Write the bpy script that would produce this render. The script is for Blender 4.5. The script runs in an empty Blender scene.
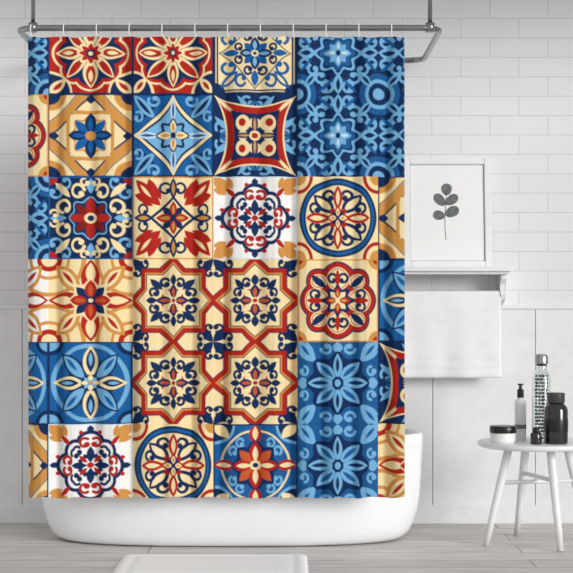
import bpy, bmesh, math, random
import numpy as np
from mathutils import Vector, Matrix
random.seed(4)
S=bpy.context.scene
F=1500.0; H0=310.0; CZ=0.972; CY=-6.0
def PX(px,d): return (px-286.5)*d/F
def PZ(py,d): return CZ+(H0-py)*d/F
def lin(c):
    c=np.array(c,dtype=float)/255.0
    return np.where(c<=0.04045,c/12.92,((c+0.055)/1.055)**2.4)
# ---------------------------------------------------------------- materials
def mat(name,rgb,rough=0.5,metal=0.0,var=0.03,scale=20,bump=0.0,bscale=200,trans=0.0,spec=0.5,coat=0.0):
    m=bpy.data.materials.new(name); m.use_nodes=True
    nt=m.node_tree; b=nt.nodes['Principled BSDF']
    c=lin(rgb)
    tc=nt.nodes.new('ShaderNodeTexCoord')
    n=nt.nodes.new('ShaderNodeTexNoise'); n.inputs['Scale'].default_value=scale
    nt.links.new(tc.outputs['Object'],n.inputs['Vector'])
    r=nt.nodes.new('ShaderNodeValToRGB')
    r.color_ramp.elements[0].position=0.3; r.color_ramp.elements[1].position=0.7
    r.color_ramp.elements[0].color=(*[max(0,x*(1-var)) for x in c],1)
    r.color_ramp.elements[1].color=(*[min(1,x*(1+var)) for x in c],1)
    nt.links.new(n.outputs['Fac'],r.inputs['Fac']); nt.links.new(r.outputs['Color'],b.inputs['Base Color'])
    b.inputs['Roughness'].default_value=rough; b.inputs['Metallic'].default_value=metal
    b.inputs['Transmission Weight'].default_value=trans
    b.inputs['Specular IOR Level'].default_value=spec
    b.inputs['Coat Weight'].default_value=coat
    if bump>0:
        n2=nt.nodes.new('ShaderNodeTexNoise'); n2.inputs['Scale'].default_value=bscale
        nt.links.new(tc.outputs['Object'],n2.inputs['Vector'])
        bp=nt.nodes.new('ShaderNodeBump'); bp.inputs['Strength'].default_value=bump; bp.inputs['Distance'].default_value=0.004
        nt.links.new(n2.outputs['Fac'],bp.inputs['Height']); nt.links.new(bp.outputs['Normal'],b.inputs['Normal'])
    return m
M_white=mat('white_paint',(240,240,240),0.45)
M_tub=mat('tub_acrylic',(246,247,248),0.18,var=0.005,coat=0.4)
M_chrome=mat('brushed_chrome',(150,150,152),0.22,1.0)
M_towel=mat('terry_cloth',(248,248,248),0.95,bump=0.3,bscale=350)
M_mat=mat('mat_cloth',(248,248,248),0.95,var=0.01,bump=0.3,bscale=180)
M_frame=mat('frame_white',(242,242,242),0.35)
M_edge=mat('frame_bevel_grey',(190,190,190),0.5)
M_paper=mat('paper',(247,247,246),0.8,var=0.005)
M_leaf=mat('leaf_print',(108,112,112),0.8,var=0.35,scale=60)
M_black=mat('black_plastic',(22,22,22),0.3)
M_dark=mat('dark_glass',(26,22,22),0.12,coat=0.6)
M_grey=mat('grey_cap',(70,70,70),0.35,0.3)
M_silver=mat('silver_cap',(170,170,170),0.25,0.9)
M_label=mat('label_grey',(120,118,115),0.6)
M_bottle=mat('white_plastic',(238,238,236),0.35)
M_glass=mat('clear_glass',(240,245,245),0.03,trans=1.0,var=0.0)
M_bead=mat('pepper_bead',(110,108,106),0.5,var=0.4,scale=60)
M_table=mat('table_white',(236,236,236),0.35)
M_plaster=mat('ceiling_plaster',(245,245,245),0.9,bump=0.05)

def brick_wall():
    m=bpy.data.materials.new('subway_tile'); m.use_nodes=True; nt=m.node_tree; b=nt.nodes['Principled BSDF']
    tc=nt.nodes.new('ShaderNodeTexCoord'); sx=nt.nodes.new('ShaderNodeSeparateXYZ'); cx=nt.nodes.new('ShaderNodeCombineXYZ')
    nt.links.new(tc.outputs['Object'],sx.inputs[0]); nt.links.new(sx.outputs['X'],cx.inputs['X']); nt.links.new(sx.outputs['Z'],cx.inputs['Y'])
    br=nt.nodes.new('ShaderNodeTexBrick'); nt.links.new(cx.outputs[0],br.inputs['Vector'])
    br.inputs['Scale'].default_value=1; br.inputs['Brick Width'].default_value=0.265; br.inputs['Row Height'].default_value=0.0885
    br.inputs['Mortar Size'].default_value=0.0024; br.inputs['Mortar Smooth'].default_value=0.3; br.inputs['Bias'].default_value=0
    br.inputs['Color1'].default_value=(*lin((238,238,238)),1); br.inputs['Color2'].default_value=(*lin((235,235,235)),1)
    br.inputs['Mortar'].default_value=(*lin((212,212,212)),1)
    nt.links.new(br.outputs['Color'],b.inputs['Base Color'])
    b.inputs['Roughness'].default_value=0.5
    bp=nt.nodes.new('ShaderNodeBump'); bp.invert=True; bp.inputs['Strength'].default_value=0.18; bp.inputs['Distance'].default_value=0.002
    nt.links.new(br.outputs['Fac'],bp.inputs['Height']); nt.links.new(bp.outputs['Normal'],b.inputs['Normal'])
    return m
def wood_floor():
    m=bpy.data.materials.new('grey_wood_planks'); m.use_nodes=True; nt=m.node_tree; b=nt.nodes['Principled BSDF']
    tc=nt.nodes.new('ShaderNodeTexCoord')
    br=nt.nodes.new('ShaderNodeTexBrick'); nt.links.new(tc.outputs['Object'],br.inputs['Vector'])
    br.inputs['Scale'].default_value=1; br.inputs['Brick Width'].default_value=1.5; br.inputs['Row Height'].default_value=0.17
    br.inputs['Mortar Size'].default_value=0.003; br.inputs['Mortar Smooth'].default_value=0.1; br.offset=0.37
    br.inputs['Color1'].default_value=(*lin((226,223,220)),1); br.inputs['Color2'].default_value=(*lin((210,207,204)),1)
    br.inputs['Mortar'].default_value=(*lin((144,140,137)),1)
    mp=nt.nodes.new('ShaderNodeMapping'); mp.inputs['Scale'].default_value=(2.2,40,1)
    nt.links.new(tc.outputs['Object'],mp.inputs['Vector'])
    n=nt.nodes.new('ShaderNodeTexNoise'); n.inputs['Scale'].default_value=1.6; n.inputs['Detail'].default_value=6
    nt.links.new(mp.outputs[0],n.inputs['Vector'])
    r=nt.nodes.new('ShaderNodeValToRGB'); r.color_ramp.elements[0].position=0.33; r.color_ramp.elements[1].position=0.62
    r.color_ramp.elements[0].color=(0.64,0.62,0.61,1); r.color_ramp.elements[1].color=(1,1,1,1)
    nt.links.new(n.outputs['Fac'],r.inputs['Fac'])
    mx=nt.nodes.new('ShaderNodeMix'); mx.data_type='RGBA'; mx.blend_type='MULTIPLY'; mx.inputs[0].default_value=1.0
    nt.links.new(br.outputs['Color'],mx.inputs[6]); nt.links.new(r.outputs['Color'],mx.inputs[7])
    nt.links.new(mx.outputs[2],b.inputs['Base Color']); b.inputs['Roughness'].default_value=0.5
    return m
# ---------------------------------------------------------------- mesh helpers
def obj(name,me,parent=None,mats=()):
    o=bpy.data.objects.new(name,me); S.collection.objects.link(o)
    for m in mats: me.materials.append(m)
    if parent: o.parent=parent
    return o
def empty(name,loc=(0,0,0)):
    e=bpy.data.objects.new(name,None); e.location=loc; e.empty_display_size=0.1; S.collection.objects.link(e); return e
def box(name,x0,x1,y0,y1,z0,z1,m,bev=0.0,parent=None,seg=2):
    bm=bmesh.new()
    bmesh.ops.create_cube(bm,size=1.0)
    for v in bm.verts:
        v.co=Vector(((x0+x1)/2+v.co.x*(x1-x0),(y0+y1)/2+v.co.y*(y1-y0),(z0+z1)/2+v.co.z*(z1-z0)))
    if bev>0: bmesh.ops.bevel(bm,geom=bm.edges[:],offset=bev,segments=seg,affect='EDGES',profile=0.5)
    me=bpy.data.meshes.new(name); bm.to_mesh(me); bm.free()
    if parent: 
        me.transform(Matrix.Translation(-Vector(parent.location)))
    return obj(name,me,parent,[m])
def lathe(name,prof,m,loc=(0,0,0),parent=None,seg=40,smooth=True):
    bm=bmesh.new(); rings=[]
    for r,z in prof:
        if r<1e-6: rings.append([bm.verts.new((0,0,z))])
        else: rings.append([bm.verts.new((r*math.cos(2*math.pi*i/seg),r*math.sin(2*math.pi*i/seg),z)) for i in range(seg)])
    for a,b in zip(rings[:-1],rings[1:]):
        for i in range(seg):
            j=(i+1)%seg
            if len(a)==1 and len(b)==1: continue
            if len(a)==1: bm.faces.new((a[0],b[j],b[i]))
            elif len(b)==1: bm.faces.new((a[i],a[j],b[0]))
            else: bm.faces.new((a[i],a[j],b[j],b[i]))
    bmesh.ops.recalc_face_normals(bm,faces=bm.faces[:])
    me=bpy.data.meshes.new(name); bm.to_mesh(me); bm.free()
    o=obj(name,me,parent,[m]); o.location=loc
    if smooth:
        me.polygons.foreach_set('use_smooth',[True]*len(me.polygons))
        try: me.set_sharp_from_angle(angle=math.radians(38))
        except Exception: pass
    return o
def tube_bm(bm,pts,rad,closed=False,seg=12,mi=0):
    pts=[Vector(p) for p in pts]; n=len(pts); rings=[]
    up=None
    for i,p in enumerate(pts):
        if closed: t=(pts[(i+1)%n]-pts[i-1]).normalized()
        else: t=(pts[min(i+1,n-1)]-pts[max(i-1,0)]).normalized()
        if up is None: up=Vector((0,0,1)) if abs(t.z)<0.9 else Vector((0,1,0))
        a=t.cross(up).normalized(); 
        b=a.cross(t).normalized(); up=b
        r=rad[i] if isinstance(rad,(list,tuple)) else rad
        rings.append([bm.verts.new(p+a*r*math.cos(2*math.pi*k/seg)+b*r*math.sin(2*math.pi*k/seg)) for k in range(seg)])
    R=range(n) if closed else range(n-1)
    for i in R:
        A=rings[i]; B=rings[(i+1)%n]
        for k in range(seg):
            f=bm.faces.new((A[k],A[(k+1)%seg],B[(k+1)%seg],B[k])); f.smooth=True; f.material_index=mi
    if not closed:
        bm.faces.new(rings[0][::-1]); bm.faces.new(rings[-1])
def bm_obj(bm,name,mats,parent=None):
    bmesh.ops.recalc_face_normals(bm,faces=bm.faces[:])
    me=bpy.data.meshes.new(name); bm.to_mesh(me); bm.free(); return obj(name,me,parent,mats)
# ---------------------------------------------------------------- room
WY=0.84; WX=3.6
box('wall_back',-WX,WX,WY,WY+0.1,0,2.6,brick_wall())
box('wall_left',-WX-0.1,-WX,-1.0,WY+0.1,0,2.6,M_white)
box('wall_right',WX,WX+0.1,-1.0,WY+0.1,0,2.6,M_white)
box('floor',-WX-0.1,WX+0.1,-7,WY+0.1,-0.1,0,wood_floor())
box('ceiling',-WX-0.1,WX+0.1,-0.3,WY+0.1,2.6,2.7,M_plaster)
# wainscot boards
wz=PZ(305,6.82)
e=empty('trim_1')
pitch=0.467; x0=PX(22,6.82)-pitch*6
xs=[-WX]+[x0+i*pitch for i in range(0,18) if -WX+0.02<x0+i*pitch<WX-0.02]+[WX]
for i,(a,b) in enumerate(zip(xs[:-1],xs[1:])):
    box('panel_%d'%i,a+0.0015,b-0.0015,WY-0.014,WY,0,wz-0.018,M_white,0.002,e)
box('trim_2',-WX,WX,WY-0.022,WY,wz-0.02,wz,M_white,0.005)
box('baseboard_back',-WX,WX,WY-0.028,WY-0.0141,0,0.085,M_white,0.004)

# ---------------------------------------------------------------- curtain pattern
CREAM=lin((236,214,164)); RED=lin((170,32,22)); NAVY=lin((8,40,84)); BLUE=lin((18,90,152)); LBL=lin((112,170,210))
TAN=lin((202,142,70)); WHITE=lin((236,233,230)); ORNG=lin((192,82,42)); STEEL=lin((24,86,142)); PALE=lin((190,216,230)); DRED=lin((120,22,20))
class T:
    def __init__(s,u,v,bg):
        s.u=u; s.v=v; s.c=np.tile(bg,(len(u),1)); s.au=np.abs(u); s.av=np.abs(v)
        s.X=np.maximum(s.au,s.av); s.Y=np.minimum(s.au,s.av)
        s.r=np.hypot(u,v); s.th=np.arctan2(v,u)
    def p(s,sd,col,aa=0.022):
        m=np.clip(0.5-sd/aa,0,1)[:,None]; s.c=s.c*(1-m)+col*m
    def circ(s,cx,cy,r): return np.hypot(s.X-cx,s.Y-cy)-r
    def c4(s,cx,cy,r): return np.hypot(s.au-cx,s.av-cy)-r
    def leaf(s,ax,ay,bx,by,w,k=1.0,four=False):
        x,y=(s.au,s.av) if four else (s.X,s.Y)
        L=math.hypot(bx-ax,by-ay); dx,dy=(bx-ax)/L,(by-ay)/L
        t=((x-ax)*dx+(y-ay)*dy)/L; q=np.abs(-(x-ax)*dy+(y-ay)*dx)
        tt=np.clip(t,0,1)**k
        sd=q-w*4*tt*(1-tt)
        return np.where((t<0)|(t>1),np.maximum(sd,np.where(t<0,-t,t-1)*L),sd)
    def arc(s,cx,cy,r,w,a0,a1):
        a0=math.radians(a0);a1=math.radians(a1)
        d=np.hypot(s.X-cx,s.Y-cy); an=np.mod(np.arctan2(s.Y-cy,s.X-cx)-a0,2*math.pi)
        ins=an<=(a1-a0)
        e=np.minimum(np.hypot(s.X-cx-r*math.cos(a0),s.Y-cy-r*math.sin(a0)),np.hypot(s.X-cx-r*math.cos(a1),s.Y-cy-r*math.sin(a1)))
        return np.where(ins,np.abs(d-r),e)-w
    def curl(s,cx,cy,r,w,a0,a1,col):
        s.p(s.arc(cx,cy,r,w,a0,a1),col)
        a=math.radians(a1); s.p(s.circ(cx+r*0.72*math.cos(a),cy+r*0.72*math.sin(a),w*1.9),col)
    def box(s,r): return s.X-r
    def dia(s,r): return (s.X+s.Y-r)/1.414
    def scal(s,r,a,n,ph=0): return s.r-(r+a*np.cos(n*s.th+ph))
    def ast(s,R,pw=0.62): return ((s.au+1e-6)**pw+(s.av+1e-6)**pw)**(1/pw)-R
    def astd(s,R,pw=0.62):
        a=np.abs(s.u+s.v)/1.414; b=np.abs(s.u-s.v)/1.414
        return ((a+1e-6)**pw+(b+1e-6)**pw)**(1/pw)-R
    def flower(s,R,w,c1,c2,c3,c4=None):
        s.p(s.leaf(0.02,0.02,R*0.64,R*0.64,w*0.9),c2)
        s.p(s.leaf(0.04,0,R,0,w),c1); s.p(s.leaf(0.08,0,R*0.8,0,w*0.45),c4 if c4 is not None else c2)
        s.p(s.circ(0,0,R*0.2),c3)
def t_redmed(u,v):
    t=T(u,v,RED); t.p(t.c4(1,1,0.56),CREAM); t.p(t.c4(1,1,0.5),NAVY); t.p(t.leaf(1,1,0.62,0.62,0.12),CREAM); t.p(t.leaf(0.9,0.9,0.7,0.7,0.05),RED)
    q=np.minimum(t.circ(0.5,0,0.42),t.c4(0.4,0.4,0.36))
    t.p(q,CREAM); t.p(q+0.05,RED); t.p(q+0.13,NAVY)
    t.p(t.leaf(0.12,0,0.84,0,0.16),CREAM); t.p(t.leaf(0.24,0,0.78,0,0.1),RED); t.p(t.leaf(0.4,0,0.7,0,0.05),CREAM)
    t.p(t.leaf(0.05,0.05,0.6,0.6,0.14),CREAM); t.p(t.leaf(0.15,0.15,0.56,0.56,0.09),RED)
    t.p(t.scal(0.26,0.05,8),CREAM); t.p(t.scal(0.2,0.04,8),RED); t.p(t.circ(0,0,0.1),NAVY); t.p(t.circ(0,0,0.05),CREAM)
    t.p(-(t.X-0.97),NAVY); return t.c
def t_tandia(u,v):
    t=T(u,v,CREAM); t.p(t.c4(1,1,0.4),TAN); t.p(t.c4(1,1,0.26),NAVY); t.p(np.abs(t.dia(1.12))-0.11,TAN); t.p(np.abs(t.dia(1.3))-0.012,NAVY); t.p(np.abs(t.dia(0.95))-0.02,NAVY)
    t.p(t.dia(0.9),CREAM); t.p(np.abs(t.box(0.56))-0.045,TAN); t.p(t.box(0.50),CREAM)
    t.p(t.scal(0.46,0.05,8),TAN); t.p(t.scal(0.41,0.05,8),CREAM)
    t.flower(0.56,0.12,NAVY,BLUE,TAN,BLUE); t.p(t.leaf(0.78,0,1.0,0,0.09),NAVY)
    t.p(-(t.X-0.975),NAVY); return t.c
def t_bluestar(u,v):
    t=T(u,v,BLUE); t.p(t.c4(1,1,0.66),NAVY); t.p(t.c4(1,1,0.58),BLUE); t.p(t.leaf(0.98,0.98,0.42,0.42,0.13),LBL); t.p(t.leaf(0.9,0.9,0.5,0.5,0.05),NAVY)
    t.curl(0.84,0.46,0.11,0.03,60,330,LBL)
    t.p(t.ast(1.08,0.8),NAVY); t.p(t.ast(1.03,0.8),CREAM); t.p(t.ast(0.9,0.8),NAVY); t.p(t.ast(0.82,0.8),LBL); t.p(t.leaf(0.3,0,0.92,0,0.08),PALE); t.p(t.leaf(0.4,0,0.8,0,0.035),BLUE)
    t.p(t.scal(0.36,0.05,8),NAVY)
    t.flower(0.38,0.09,CREAM,LBL,NAVY,TAN); t.p(-(t.X-0.965),NAVY); return t.c
def t_navystar(u,v):
    t=T(u,v,NAVY); t.curl(0.8,0.2,0.14,0.032,-30,260,LBL); t.curl(0.72,0.0,0.09,0.03,-180,160,BLUE); t.p(t.leaf(0.62,0.1,0.96,0.46,0.06),LBL)
    t.p(t.astd(1.42,0.68),CREAM); t.p(t.astd(1.34,0.68),RED); t.p(t.leaf(0.5,0.5,0.95,0.95,0.04),CREAM)
    t.p(t.astd(0.9,0.8),NAVY); 
    t.p(t.c4(0.3,0.3,0.2),CREAM); t.p(t.circ(0.3,0,0.13),CREAM); t.p(t.c4(0.32,0.32,0.1),RED); t.p(t.leaf(0.0,0,0.56,0,0.07),NAVY); t.p(t.leaf(0.08,0,0.44,0,0.03),TAN)
    t.p(t.circ(0,0,0.12),CREAM); t.p(t.circ(0,0,0.07),RED); t.p(-(t.X-0.97),NAVY); return t.c
def t_arab(u,v):
    t=T(u,v,NAVY); t.p(t.c4(1,1,0.5),STEEL); t.p(t.c4(1,1,0.36),LBL); t.p(t.c4(1,1,0.27),NAVY); t.p(t.c4(1,1,0.14),LBL)
    t.p(np.abs(t.scal(0.46,0.06,8))-0.035,LBL); t.p(t.scal(0.38,0.05,8),STEEL)
    t.p(t.leaf(0.5,0,1.0,0,0.15),LBL); t.p(t.leaf(0.62,0,0.92,0,0.06),NAVY)
    t.curl(0.82,0.27,0.12,0.034,120,400,LBL); t.curl(0.6,0.40,0.11,0.032,-60,200,LBL); t.p(t.leaf(0.48,0.48,0.82,0.82,0.1),LBL); t.p(t.leaf(0.56,0.56,0.76,0.76,0.04),NAVY)
    t.p(t.leaf(0.62,0.14,0.96,0.46,0.04),BLUE)
    t.flower(0.34,0.09,LBL,LBL,NAVY,PALE); return t.c
def t_swirl(u,v):
    t=T(u,v,NAVY); t.curl(0.66,0.28,0.15,0.034,-80,230,CREAM); t.curl(0.84,0.62,0.12,0.032,100,380,LBL); t.p(t.leaf(0.6,0,0.97,0,0.08),LBL)
    t.p(t.c4(1,1,0.2),RED); t.p(t.leaf(0.5,0.5,0.86,0.86,0.08),CREAM); t.curl(0.88,0.12,0.08,0.025,0,250,CREAM)
    t.p(np.abs(t.scal(0.46,0.05,8))-0.02,LBL); t.flower(0.52,0.1,RED,DRED,TAN,RED); t.p(t.circ(0,0,0.13),CREAM); t.p(t.circ(0,0,0.07),NAVY)
    t.p(-(t.X-0.97),BLUE); return t.c
def t_creamblue(u,v):
    t=T(u,v,CREAM); t.p(-(t.X-0.88),NAVY); t.p(np.abs(t.X-0.93)-0.012,CREAM); t.p(t.c4(0.95,0.95,0.22),NAVY); t.p(np.abs(t.ast(0.86,0.9))-0.02,NAVY)
    t.curl(0.66,0.36,0.14,0.035,-60,240,BLUE); t.p(t.leaf(0.44,0.44,0.84,0.84,0.1),BLUE); t.p(t.leaf(0.52,0.52,0.76,0.76,0.04),CREAM)
    t.curl(0.42,0.16,0.09,0.03,-60,240,NAVY); t.p(t.leaf(0.4,0,0.8,0,0.08),BLUE)
    t.flower(0.4,0.1,NAVY,BLUE,CREAM,LBL); t.p(t.circ(0,0,0.04),NAVY); return t.c
def t_redfl(u,v):
    t=T(u,v,CREAM); t.curl(0.72,0.2,0.12,0.03,-40,230,NAVY)
    t.p(t.leaf(0.3,0.3,0.92,0.92,0.16),RED); t.p(t.leaf(0.5,0.42,0.95,0.56,0.11),RED); t.p(t.leaf(0.45,0.3,0.78,0.42,0.06),RED); t.p(t.leaf(0.5,0.5,0.8,0.8,0.045),CREAM)
    t.p(t.leaf(0.45,0,0.97,0,0.11),NAVY); t.p(t.leaf(0.55,0,0.88,0,0.05),TAN)
    t.p(t.dia(0.54),NAVY); t.p(t.dia(0.45),CREAM); t.flower(0.4,0.1,RED,NAVY,NAVY,TAN)
    t.p(-(t.X-0.97),TAN); return t.c
def t_lace(u,v):
    t=T(u,v,WHITE); t.p(t.leaf(0.64,0.64,1.0,1.0,0.14),TAN); t.p(t.leaf(0.7,0.58,1.0,0.7,0.07),TAN)
    q=np.minimum(t.circ(0.5,0,0.3),t.c4(0.34,0.34,0.26)); t.p(np.abs(q)-0.045,NAVY)
    t.curl(0.56,0.12,0.1,0.034,-40,220,RED); t.curl(0.36,0.3,0.1,0.034,-40,240,NAVY); t.p(t.leaf(0.78,0,0.97,0,0.07),NAVY); t.p(t.leaf(0.5,0.5,0.72,0.72,0.06),RED)
    t.p(t.circ(0.8,0.2,0.05),RED); t.p(t.leaf(0.06,0,0.46,0,0.08),NAVY); t.p(t.leaf(0.06,0.06,0.24,0.24,0.05),RED); t.p(t.circ(0,0,0.07),RED); t.p(-(t.X-0.98),PALE); return t.c
def t_circmed(u,v):
    t=T(u,v,CREAM); t.p(t.c4(1,1,0.42),RED); t.p(t.c4(1,1,0.33),CREAM); t.p(t.c4(1,1,0.22),TAN); t.p(t.circ(0,0,0.96),NAVY); t.p(np.abs(t.circ(0,0,0.87))-0.035,BLUE); t.p(t.circ(0,0,0.79),CREAM); 
    t.p(t.leaf(0.1,0.1,0.56,0.56,0.16),NAVY); t.p(t.leaf(0.18,0.18,0.5,0.5,0.08),CREAM)
    t.curl(0.54,0.24,0.11,0.036,-70,220,NAVY); t.p(t.leaf(0.2,0,0.78,0,0.13),RED); t.p(t.leaf(0.3,0,0.68,0,0.06),CREAM)
    t.p(t.scal(0.26,0.04,8),RED); t.flower(0.24,0.06,CREAM,NAVY,NAVY,TAN); return t.c
def t_tanfl(u,v,bg=CREAM):
    t=T(u,v,bg); t.p(np.abs(t.c4(1,1,0.86))-0.05,TAN); t.p(t.c4(1,1,0.5),TAN); t.p(t.c4(1,1,0.42),bg); t.p(t.c4(1,1,0.3),RED); t.p(t.c4(1,1,0.18),CREAM)
    t.p(t.leaf(0.2,0.2,0.84,0.84,0.22),TAN); t.p(t.leaf(0.3,0.3,0.76,0.76,0.13),bg); t.p(t.leaf(0.4,0.4,0.7,0.7,0.05),RED); t.p(t.leaf(0.1,0,1.0,0,0.2),RED); t.p(t.leaf(0.4,0,0.92,0,0.1),bg)
    t.p(t.scal(0.46,0.05,8),CREAM); t.flower(0.5,0.12,RED,NAVY,NAVY,ORNG); t.p(t.circ(0,0,0.05),CREAM); return t.c
def t_octstar(u,v):
    t=T(u,v,CREAM); t.p(t.leaf(0.66,0.66,1.0,1.0,0.12),NAVY); t.curl(0.88,0.68,0.09,0.032,60,330,NAVY)
    t.p(t.leaf(0.84,0,1.0,0,0.1),NAVY)
    q=np.minimum(t.X-0.62,(t.X+t.Y)/1.414-0.62); t.p(q-0.17,NAVY); t.p(q-0.15,RED); t.p(q-0.05,TAN); t.p(q-0.01,NAVY); t.p(q+0.01,CREAM)
    t.curl(0.44,0.2,0.09,0.034,-60,220,NAVY); t.p(t.leaf(0.26,0.26,0.52,0.52,0.08),NAVY); t.p(t.leaf(0.36,0,0.64,0,0.08),NAVY)
    t.p(t.circ(0,0,0.3),RED); t.flower(0.4,0.1,NAVY,CREAM,CREAM,ORNG); t.p(t.circ(0,0,0.05),RED); return t.c
def t_redq(u,v):
    t=T(u,v,CREAM); t.p(t.c4(1,1,0.26),TAN); t.p(t.c4(1,1,0.14),RED)
    q=np.minimum(t.circ(0.52,0,0.43),t.c4(0.46,0.46,0.32)); t.p(q,NAVY); t.p(q+0.035,RED); t.p(q+0.14,CREAM); t.p(q+0.17,RED); t.p(q+0.19,CREAM)
    t.curl(0.54,0.15,0.1,0.032,-60,220,NAVY); t.p(t.leaf(0.3,0.3,0.62,0.62,0.08),NAVY); t.p(t.leaf(0.3,0,0.76,0,0.07),RED)
    t.p(t.scal(0.34,0.05,8),NAVY); t.flower(0.32,0.08,RED,CREAM,CREAM,TAN); t.p(-(t.X-0.97),TAN); return t.c
def t_bluepet(u,v):
    t=T(u,v,BLUE); t.p(np.abs(t.c4(1,1,0.98))-0.05,NAVY); t.p(np.abs(t.circ(0,0,0.9))-0.05,LBL); t.p(t.c4(1,1,0.34),NAVY); t.p(t.c4(1,1,0.24),LBL)
    t.p(t.leaf(0.08,0.08,0.7,0.7,0.2),NAVY); t.p(t.leaf(0.12,0.12,0.66,0.66,0.15),LBL); t.p(t.leaf(0.3,0.3,0.6,0.6,0.05),BLUE); t.p(t.leaf(0.12,0,0.9,0,0.16),CREAM); t.p(t.leaf(0.25,0,0.82,0,0.09),NAVY); t.p(t.leaf(0.4,0,0.74,0,0.04),LBL)
    t.p(t.circ(0,0,0.2),NAVY); t.flower(0.2,0.05,CREAM,LBL,TAN,CREAM); t.p(-(t.X-0.97),NAVY); return t.c
def t_steel(u,v):
    t=T(u,v,STEEL); t.p(t.leaf(0.52,0.52,1.0,1.0,0.17),LBL); t.p(t.leaf(0.68,0.56,1.0,0.78,0.07),LBL); t.p(t.leaf(0.66,0.66,0.92,0.92,0.045),STEEL)
    t.p(t.leaf(0.72,0,1.0,0,0.14),LBL); t.curl(0.82,0.3,0.1,0.034,90,350,LBL)
    t.p(t.scal(0.7,0.07,8),NAVY); t.p(t.leaf(0.06,0.06,0.5,0.5,0.13),LBL); t.p(t.leaf(0.14,0.14,0.42,0.42,0.05),STEEL); t.p(t.leaf(0.08,0,0.72,0,0.13),LBL); t.p(t.leaf(0.25,0,0.62,0,0.05),NAVY)
    t.p(t.circ(0,0,0.16),NAVY); t.p(t.circ(0,0,0.09),LBL); return t.c
def t_bluered(u,v):
    t=T(u,v,BLUE); t.p(t.c4(1,1,0.5),LBL); t.p(t.c4(1,1,0.43),NAVY); t.p(t.leaf(1,1,0.66,0.66,0.12),CREAM)
    t.p(t.circ(0,0,0.86),CREAM); t.p(t.circ(0,0,0.81),STEEL); t.p(t.leaf(0.5,0,1.0,0,0.13),RED); t.p(t.leaf(0.6,0,0.94,0,0.06),CREAM)
    t.curl(0.56,0.36,0.1,0.03,-60,230,LBL); t.p(t.scal(0.54,0.06,8),NAVY)
    t.flower(0.58,0.13,RED,ORNG,CREAM,CREAM); t.p(t.circ(0,0,0.06),NAVY); t.p(-(t.X-0.97),NAVY); return t.c
def t_whitan(u,v): return t_tanfl(u,v,WHITE)
lay={
 0:[t_arab,t_redmed,t_redmed,t_creamblue,t_arab,t_arab],
 1:[t_redq,t_tandia,t_bluestar,t_navystar,t_arab,t_arab],
 2:[t_arab,t_swirl,t_redfl,t_lace,t_circmed,t_tandia],
 3:[t_whitan,t_tanfl,t_octstar,t_octstar,t_redq,t_bluepet],
 4:[t_bluepet,t_bluepet,t_octstar,t_octstar,t_steel,t_navystar],
 5:[t_tandia,t_lace,t_circmed,t_bluered,t_steel,t_tanfl]}
NX,NY=720,850
px=np.linspace(28,404,NX); py=np.linspace(37,497,NY)
GX,GY=np.meshgrid(px,py); gx=GX.ravel(); gy=GY.ravel()
P=82.2
ti=np.floor((gx-50)/P).astype(int)+1; tj=np.floor((gy-95)/P).astype(int)+1
u=2*(((gx-50)/P)%1)-1; v=2*(((gy-95)/P)%1)-1
cols=np.ones((len(gx),4))
for j in range(0,6):
    for i in range(0,6):
        m=(ti==i)&(tj==j)
        if m.any(): cols[m,:3]=lay[j][i](u[m],v[m])
# geometry of the hanging cloth: pleats gathered at the rings, broadening downwards
s=(gx-28)/376.0; tv=(gy-37)/460.0
wx=(gx-286.5)*6.0/F; wz_=CZ+(H0-gy)*6.0/F
nf=11.5
ph=2*math.pi*(nf*s+0.12*np.sin(5*s*math.pi)*tv+0.07*np.sin(3*tv+7*s))
def pleat(p):
    c=np.cos(p); return c+0.34*np.cos(2*p)+0.12*np.cos(3*p)
fold_id=0.5+0.5*np.sin(2*math.pi*nf*s*0.37+1.3)
amp=(0.0105+0.006*tv)*(0.65+0.6*fold_id)
wy=-0.020+amp*pleat(ph)+0.008*np.sin(2*math.pi*4.3*s+1.0+0.8*tv)*tv
wx=wx+0.004*np.sin(ph)*(1-np.exp(-30*np.minimum(s,1-s)))
wz_=wz_-0.004*np.cos(2*math.pi*nf*s)*np.clip((tv-0.97)*33,0,1)+0.004*(np.cos(2*math.pi*nf*s)-1)*np.clip((0.03-tv)*33,0,1)
me=bpy.data.meshes.new('shower_curtain')
nv=NX*NY; nfq=(NX-1)*(NY-1)
me.vertices.add(nv); me.vertices.foreach_set('co',np.stack([wx,wy,wz_],1).astype(np.float32).ravel())
idx=np.arange(nv).reshape(NY,NX)
q=np.stack([idx[:-1,:-1],idx[1:,:-1],idx[1:,1:],idx[:-1,1:]],-1).reshape(-1,4)
me.loops.add(nfq*4); me.loops.foreach_set('vertex_index',q.ravel().astype(np.int32))
me.polygons.add(nfq); me.polygons.foreach_set('loop_start',(np.arange(nfq)*4).astype(np.int32))
try: me.polygons.foreach_set('loop_total',np.full(nfq,4,dtype=np.int32))
except Exception: pass
me.update(calc_edges=True); me.polygons.foreach_set('use_smooth',np.ones(nfq,dtype=bool))
ca=me.color_attributes.new('print','FLOAT_COLOR','POINT'); ca.data.foreach_set('color',cols.astype(np.float32).ravel())
mc=bpy.data.materials.new('printed_polyester'); mc.use_nodes=True; nt=mc.node_tree; b=nt.nodes['Principled BSDF']
at=nt.nodes.new('ShaderNodeAttribute'); at.attribute_name='print'
nt.links.new(at.outputs['Color'],b.inputs['Base Color']); b.inputs['Roughness'].default_value=0.7; b.inputs['Specular IOR Level'].default_value=0.15
tc=nt.nodes.new('ShaderNodeTexCoord'); nn=nt.nodes.new('ShaderNodeTexNoise'); nn.inputs['Scale'].default_value=9
mp=nt.nodes.new('ShaderNodeMapping'); mp.inputs['Scale'].default_value=(1.6,1,0.3)
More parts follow.
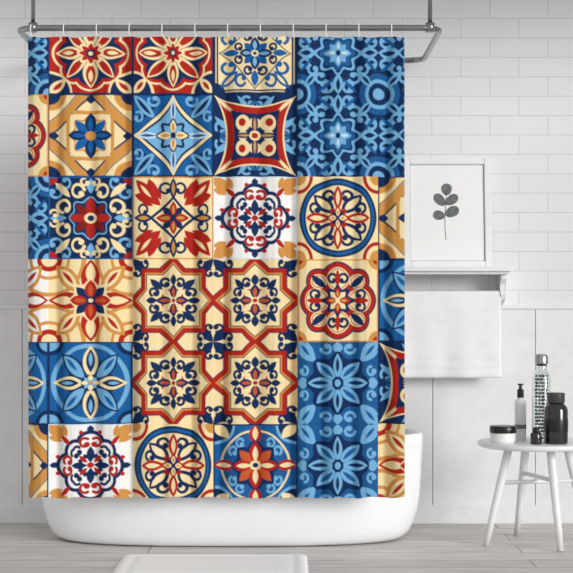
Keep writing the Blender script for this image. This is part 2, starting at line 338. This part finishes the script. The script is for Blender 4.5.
nt.links.new(tc.outputs['Object'],mp.inputs[0]); nt.links.new(mp.outputs[0],nn.inputs['Vector'])
bp=nt.nodes.new('ShaderNodeBump'); bp.inputs['Strength'].default_value=0.4; bp.inputs['Distance'].default_value=0.03
nt.links.new(nn.outputs['Fac'],bp.inputs['Height']); nt.links.new(bp.outputs['Normal'],b.inputs['Normal'])

# ---------------------------------------------------------------- curtain rod
RZ=2.1; xl,xr=PX(17,6.0),PX(441,6.0); yf,yb=0.0,0.785; R=0.08
pts=[]
for cx,cy,a0 in ((xr-R,yf+R,-90),(xr-R,yb-R,0),(xl+R,yb-R,90),(xl+R,yf+R,180)):
    for k in range(9):
        a=math.radians(a0+k*90/8); pts.append((cx+R*math.cos(a),cy+R*math.sin(a),RZ))
bm=bmesh.new(); tube_bm(bm,pts,0.0125,closed=True,seg=14)
for sx in (PX(33,6.0),PX(430,6.0)):
    tube_bm(bm,[(sx,0.0,RZ),(sx,0.0,2.6)],0.009)
    tube_bm(bm,[(sx,0.0,RZ-0.017),(sx,0.0,RZ+0.02)],0.018)
    tube_bm(bm,[(sx,0.0,2.585),(sx,0.0,2.6)],0.035,seg=20)
for sx in (xl+0.35,xr-0.35):
    tube_bm(bm,[(sx,yb,RZ),(sx,WY,RZ)],0.0085)
rod=bm_obj(bm,'curtain_rod',[M_chrome])
cur=obj('shower_curtain',me,None,[mc])
bm=bmesh.new()
for i in range(12):
    cx=PX(30+376*i/11.5+2,6.0)
    c=[(cx+0.002*math.cos(2*math.pi*k/20),-0.003+0.021*math.cos(2*math.pi*k/20),RZ-0.012+0.029*math.sin(2*math.pi*k/20)) for k in range(20)]
    tube_bm(bm,c,0.0022,closed=True,seg=6)
bm_obj(bm,'hanging_rings',[M_white],rod)

# ---------------------------------------------------------------- bathtub
def tub():
    bm=bmesh.new(); N=96; cx=(PX(38,6.4)+PX(423,6.4))/2; hl=(PX(423,6.4)-PX(38,6.4))/2; cy=0.42
    prof=[(0.0,0.0,0.0),(hl-0.14,0.26,0.0),(hl-0.10,0.285,0.005),(hl-0.065,0.306,0.026),(hl-0.036,0.323,0.075),(hl-0.016,0.335,0.16),(hl-0.007,0.34,0.27),(hl-0.003,0.345,0.38),(hl,0.348,0.435),
          (hl-0.002,0.347,0.448),(hl-0.012,0.337,0.456),(hl-0.026,0.324,0.454),(hl-0.034,0.315,0.442),(hl-0.06,0.295,0.36),(hl-0.11,0.27,0.2),(hl-0.2,0.22,0.08),(hl-0.35,0.15,0.05),(0,0,0.05)]
    n=2.6; rings=[]
    for a,b2,z in prof:
        if a==0: rings.append([bm.verts.new((cx,cy,z))]); continue
        r=[]
        for k in range(N):
            t=2*math.pi*k/N; c,s_=math.cos(t),math.sin(t)
            r.append(bm.verts.new((cx+a*math.copysign(abs(c)**(2/n),c),cy+b2*math.copysign(abs(s_)**(2/n),s_),z)))
        rings.append(r)
    for A,B in zip(rings[:-1],rings[1:]):
        for i in range(N):
            j=(i+1)%N
            if len(A)==1: f=bm.faces.new((A[0],B[j],B[i]))
            elif len(B)==1: f=bm.faces.new((A[i],A[j],B[0]))
            else: f=bm.faces.new((A[i],A[j],B[j],B[i]))
            f.smooth=True
    o=bm_obj(bm,'bathtub',[M_tub])
    md=o.modifiers.new('sub','SUBSURF'); md.levels=1; md.render_levels=2
tub()
# ---------------------------------------------------------------- shelf
sz=PZ(267,6.68); sl,sr=0.41,PX(513,6.66)
sh=empty('wall_shelf',((sl+sr)/2,WY-0.08,sz))
box('shelf_top',sl,sr,WY-0.17,WY,sz-0.02,sz,M_white,0.004,sh)
box('moulding_upper',sl+0.012,sr-0.012,WY-0.155,WY,sz-0.032,sz-0.02,M_white,0.004,sh)
def bracket(name,x0,x1):
    pr=[(0,0),(-0.12,0),(-0.122,-0.02),(-0.10,-0.045),(-0.098,-0.07),(-0.11,-0.09),(-0.10,-0.112),(-0.075,-0.12),(-0.04,-0.122),(0,-0.14)]
    bm=bmesh.new(); A=[bm.verts.new((x0,WY+a,sz-0.032+b2)) for a,b2 in pr]; B=[bm.verts.new((x1,WY+a,sz-0.032+b2)) for a,b2 in pr]
    bm.faces.new(A); bm.faces.new(B[::-1])
    for i in range(len(pr)): j=(i+1)%len(pr); bm.faces.new((A[i],B[i],B[j],A[j]))
    bmesh.ops.bevel(bm,geom=bm.edges[:],offset=0.002,segments=1,affect='EDGES')
    o=bm_obj(bm,name,[M_white]); o.data.transform(Matrix.Translation(-Vector(sh.location))); o.parent=sh
bracket('bracket_right',sr-0.045,sr-0.02); bracket('bracket_left',sl+0.01,sl+0.03)
by=WY-0.085; bz=PZ(294.5,6.75)
bm=bmesh.new(); tube_bm(bm,[(sl+0.02,by,bz),(sr-0.03,by,bz)],0.008)
o=bm_obj(bm,'towel_bar',[M_chrome]); o.data.transform(Matrix.Translation(-Vector(sh.location))); o.parent=sh
# ---------------------------------------------------------------- towel
def towel():
    tx0,tx1=0.452,PX(501,6.74)
    prof=[]
    zb=PZ(378,6.73)
    for k in range(30): prof.append((by-0.014,zb+(bz-zb)*k/29.0))
    for k in range(1,12):
        a=math.pi-math.pi*k/12; prof.append((by+0.014*math.cos(a),bz+0.014*math.sin(a)))
    for k in range(26): prof.append((by+0.014,bz-(bz-zb-0.03)*k/25.0))
    NXX=60; bm=bmesh.new(); g=[]
    for j,(y,z) in enumerate(prof):
        row=[]
        for i in range(NXX+1):
            s_=i/NXX; x=tx0+(tx1-tx0)*s_; dz=max(0,(bz-z)/(bz-zb))
            yo=(-1 if y<by else 1)*dz*(0.004+0.004*math.sin(9*s_+1)+0.003*math.sin(21*s_))
            row.append(bm.verts.new((x+0.0015*dz*math.sin(z*30),y+yo,z)))
        g.append(row)
    for a,b2 in zip(g[:-1],g[1:]):
        for i in range(NXX): f=bm.faces.new((a[i],a[i+1],b2[i+1],b2[i])); f.smooth=True
    for j,row in enumerate(g):   # woven band grooves near the hem
        if j in (3,6): 
            for v_ in row: v_.co.y+=0.003
    o=bm_obj(bm,'towel',[M_towel]); md=o.modifiers.new('thick','SOLIDIFY'); md.thickness=0.007; md.offset=0
    o.data.transform(Matrix.Translation(-Vector(sh.location))); o.parent=sh
towel()
# ---------------------------------------------------------------- picture
fw,fh,fd=0.396,0.503,0.022; fx=PX(449.5,6.7)
fr=empty('picture_frame',(fx,WY-0.085,sz)); 
def fb(name,x0,x1,y0,y1,z0,z1,m,bev=0.0):
    bm=bmesh.new(); bmesh.ops.create_cube(bm,size=1)
    for v_ in bm.verts: v_.co=Vector(((x0+x1)/2+v_.co.x*(x1-x0),(y0+y1)/2+v_.co.y*(y1-y0),(z0+z1)/2+v_.co.z*(z1-z0)))
    if bev: bmesh.ops.bevel(bm,geom=bm.edges[:],offset=bev,segments=2,affect='EDGES')
    return bm_obj(bm,name,[m],fr)
t_=0.03
fb('rail_left',-fw/2,-fw/2+t_,0,fd,0,fh,M_frame,0.003); fb('rail_right',fw/2-t_,fw/2,0,fd,0,fh,M_frame,0.003)
fb('rail_bottom',-fw/2+t_,fw/2-t_,0,fd,0,t_,M_frame,0.003); fb('rail_top',-fw/2+t_,fw/2-t_,0,fd,fh-t_,fh,M_frame,0.003)
fb('inner_lip',-fw/2+t_,fw/2-t_,0.012,0.014,t_,fh-t_,M_edge)
fb('mount',-fw/2+t_+0.003,fw/2-t_-0.003,0.009,0.012,t_+0.003,fh-t_-0.003,M_paper)
fb('backing',-fw/2+0.004,fw/2-0.004,0.014,0.021,0.004,fh-0.004,M_edge)
def leaf(bm,x,z,ang,L,W):
    n=24; vs=[]
    ca_,sa=math.cos(ang),math.sin(ang)
    for k in range(n):
        t=2*math.pi*k/n; a=L/2*(1-math.cos(t)); b2=W/2*math.sin(t)*(0.85+0.25*(1-math.cos(t))/2)
        vs.append(bm.verts.new((x+a*ca_-b2*sa,0.0,z+a*sa+b2*ca_)))
    bm.faces.new(vs)
def f2(px_,py_): return ((px_-449.5)*6.72/F,(266.5-py_)*6.72/F*1.02)
bm=bmesh.new()
for (sx,sy,ex,ey,W) in ((449,194,449,182,11),(447,204,437,193,10),(448,203,460,194,10),(447,215,435,213,10),(447.5,214,461,207,11)):
    a=f2(sx,sy); b2=f2(ex,ey); leaf(bm,a[0],a[1],math.atan2(b2[1]-a[1],b2[0]-a[0]),math.hypot(b2[0]-a[0],b2[1]-a[1]),W*6.72/F)
st=[f2(*p_) for p_ in ((449,190),(448,202),(447,214),(447,226),(448,239))]
for a,b2 in zip(st[:-1],st[1:]):
    w_=0.0016; bm.faces.new([bm.verts.new((a[0]-w_,0,a[1])),bm.verts.new((a[0]+w_,0,a[1])),bm.verts.new((b2[0]+w_,0,b2[1])),bm.verts.new((b2[0]-w_,0,b2[1]))])
o=bm_obj(bm,'botanical_print',[M_leaf],fr); o.location=(0,0.0085,0)
fr.rotation_euler=(math.radians(-6.5),0,0)
# ---------------------------------------------------------------- side table
tx,ty,tz=PX(538,6.25),0.25,PZ(441,6.25)
tb=empty('side_table',(tx,ty,0))
lathe('table_top',[(0,tz-0.024),(0.236,tz-0.024),(0.246,tz-0.02),(0.25,tz-0.012),(0.25,tz-0.008),(0.246,tz-0.001),(0.24,tz),(0,tz)],M_table,parent=tb,seg=72)
legs=[(-0.225,-0.055),(0.055,-0.215),(0.225,0.055),(-0.055,0.215)]
ms=[]
for i,(lx,ly) in enumerate(legs):
    bm=bmesh.new(); k=0.56
    a=Vector((lx*k,ly*k,tz-0.024)); b2=Vector((lx,ly,0.0))
    d=(b2-a)
    ts=[0,0.1,0.35,0.7,1.0]; tube_bm(bm,[a+d*t for t in ts],[0.017,0.018,0.0175,0.0155,0.013],seg=14)
    bm_obj(bm,'leg_%d'%(i+1),[M_table],tb)
    ms.append(a+d*0.36)
for i,(a,b2) in enumerate(((ms[0],ms[2]),(ms[1],ms[3]))):
    bm=bmesh.new(); up=Vector((0,0,0.02*i)); tube_bm(bm,[a+up,b2+up],0.009,seg=10); bm_obj(bm,'stretcher_%d'%(i+1),[M_table],tb)
# ---------------------------------------------------------------- things on table
def at(px_,y): return (PX(px_,6+y),y,tz)
e=empty('cosmetic_jar',at(503,0.17))
lathe('body',[(0,0),(0.048,0),(0.053,0.006),(0.053,0.036),(0.05,0.042),(0,0.042)],M_bottle,parent=e)
lathe('lid',[(0,0.042),(0.054,0.042),(0.055,0.045),(0.055,0.066),(0.052,0.07),(0,0.07)],M_black,parent=e)
e=empty('pump_bottle',at(520.5,0.27))
lathe('body',[(0,0),(0.022,0),(0.024,0.004),(0.024,0.155),(0.021,0.168),(0.012,0.176),(0.012,0.18),(0,0.18)],M_bottle,parent=e)
lathe('cap',[(0,0.18),(0.014,0.18),(0.014,0.212),(0.008,0.216),(0.006,0.23),(0.012,0.232),(0.012,0.238),(0,0.238)],M_black,parent=e)
lathe('label',[(0.0243,0.05),(0.0245,0.052),(0.0245,0.066),(0.0243,0.068)],M_label,parent=e)
def beads(parent,R,h,r):
    bm=bmesh.new(); z=r+0.005
    while z<h:
        for rr,m_ in ((R*0.8,8),(R*0.3,3)):
            ph=random.random()*6
            for q_ in range(m_):
                a=ph+2*math.pi*q_/m_+random.uniform(-.1,.1)
                mt=Matrix.Translation((rr*math.cos(a),rr*math.sin(a),z+random.uniform(-.001,.001)))
                bmesh.ops.create_icosphere(bm,subdivisions=1,radius=r*random.uniform(.55,0.85),matrix=mt)
        z+=r*1.9
    for f in bm.faces: f.smooth=True
    bm_obj(bm,'contents',[M_bead],parent)
e=empty('glass_bottle',at(541.5,0.30))
R_=0.038
lathe('glass',[(0,0),(R_,0),(R_+0.002,0.004),(R_+0.002,0.26),(R_-0.004,0.282),(R_-0.014,0.297),(R_-0.014,0.315),(R_-0.018,0.315),(R_-0.018,0.297),(R_-0.008,0.28),(R_-0.002,0.26),(R_-0.002,0.005),(0,0.004)],M_glass,parent=e)
lathe('stopper',[(0,0.311),(R_-0.0185,0.311),(R_-0.016,0.317),(R_-0.010,0.322),(R_-0.010,0.348),(R_-0.016,0.360),(0,0.362)],M_silver,parent=e)
beads(e,R_-0.008,0.27,0.0075)
e=empty('amber_bottle',at(556,0.13))
lathe('body',[(0,0),(0.045,0),(0.049,0.005),(0.049,0.135),(0.045,0.15),(0.034,0.163),(0.03,0.168),(0,0.168)],M_dark,parent=e)
lathe('cap',[(0,0.168),(0.035,0.168),(0.036,0.171),(0.036,0.205),(0.033,0.208),(0,0.208)],M_grey,parent=e)
lathe('label',[(0.0492,0.05),(0.0495,0.052),(0.0495,0.1),(0.0492,0.102)],M_black,parent=e)
e=empty('small_dropper_bottle',at(536,0.10))
lathe('body',[(0,0),(0.021,0),(0.023,0.003),(0.023,0.04),(0.018,0.048),(0.012,0.05),(0,0.05)],M_dark,parent=e)
lathe('cap',[(0,0.05),(0.013,0.05),(0.013,0.066),(0.01,0.069),(0,0.069)],M_black,parent=e)
# ---------------------------------------------------------------- bath mat
bm=bmesh.new()
mx0,mx1,my1=PX(124,5.93),PX(307,5.93),-0.09; my0=my1-0.5
n1,n2=60,40; g=[]
for j in range(n2+1):
    row=[]
    for i in range(n1+1):
        x=mx0+(mx1-mx0)*i/n1; y=my0+(my1-my0)*j/n2
        e_=min(i,n1-i,j,n2-j); z=0.002+0.012*min(1,e_/1.5)
        if 4<=e_<=5: z-=0.004
        row.append(bm.verts.new((x,y,z)))
    g.append(row)
for a,b2 in zip(g[:-1],g[1:]):
    for i in range(n1): f=bm.faces.new((a[i],a[i+1],b2[i+1],b2[i])); f.smooth=True
o=bm_obj(bm,'bath_mat',[M_mat]); md=o.modifiers.new('t','SOLIDIFY'); md.thickness=0.002; md.offset=-1
# ---------------------------------------------------------------- lights / world / camera
wd=bpy.data.worlds.new('world'); S.world=wd; wd.use_nodes=True
bg=wd.node_tree.nodes['Background']; bg.inputs[0].default_value=(1,1,1,1); bg.inputs[1].default_value=0.62
sn=bpy.data.lights.new('sun_light','SUN'); sn.energy=2.1; sn.angle=math.radians(24); sn.color=(1,0.995,0.985)
so=bpy.data.objects.new('sun_light',sn); S.collection.objects.link(so)
so.rotation_euler=Vector((-1.0,1.0,-0.36)).to_track_quat('-Z','Y').to_euler(); so.location=(3,-4,3)
cam=bpy.data.cameras.new('camera'); co=bpy.data.objects.new('camera',cam); S.collection.objects.link(co)
co.location=(0,CY,CZ); co.rotation_euler=(math.pi/2,0,0); cam.sensor_width=36; cam.lens=F/573*36; cam.shift_y=(H0-286.5)/573
S.camera=co
S.view_settings.view_transform='Standard'
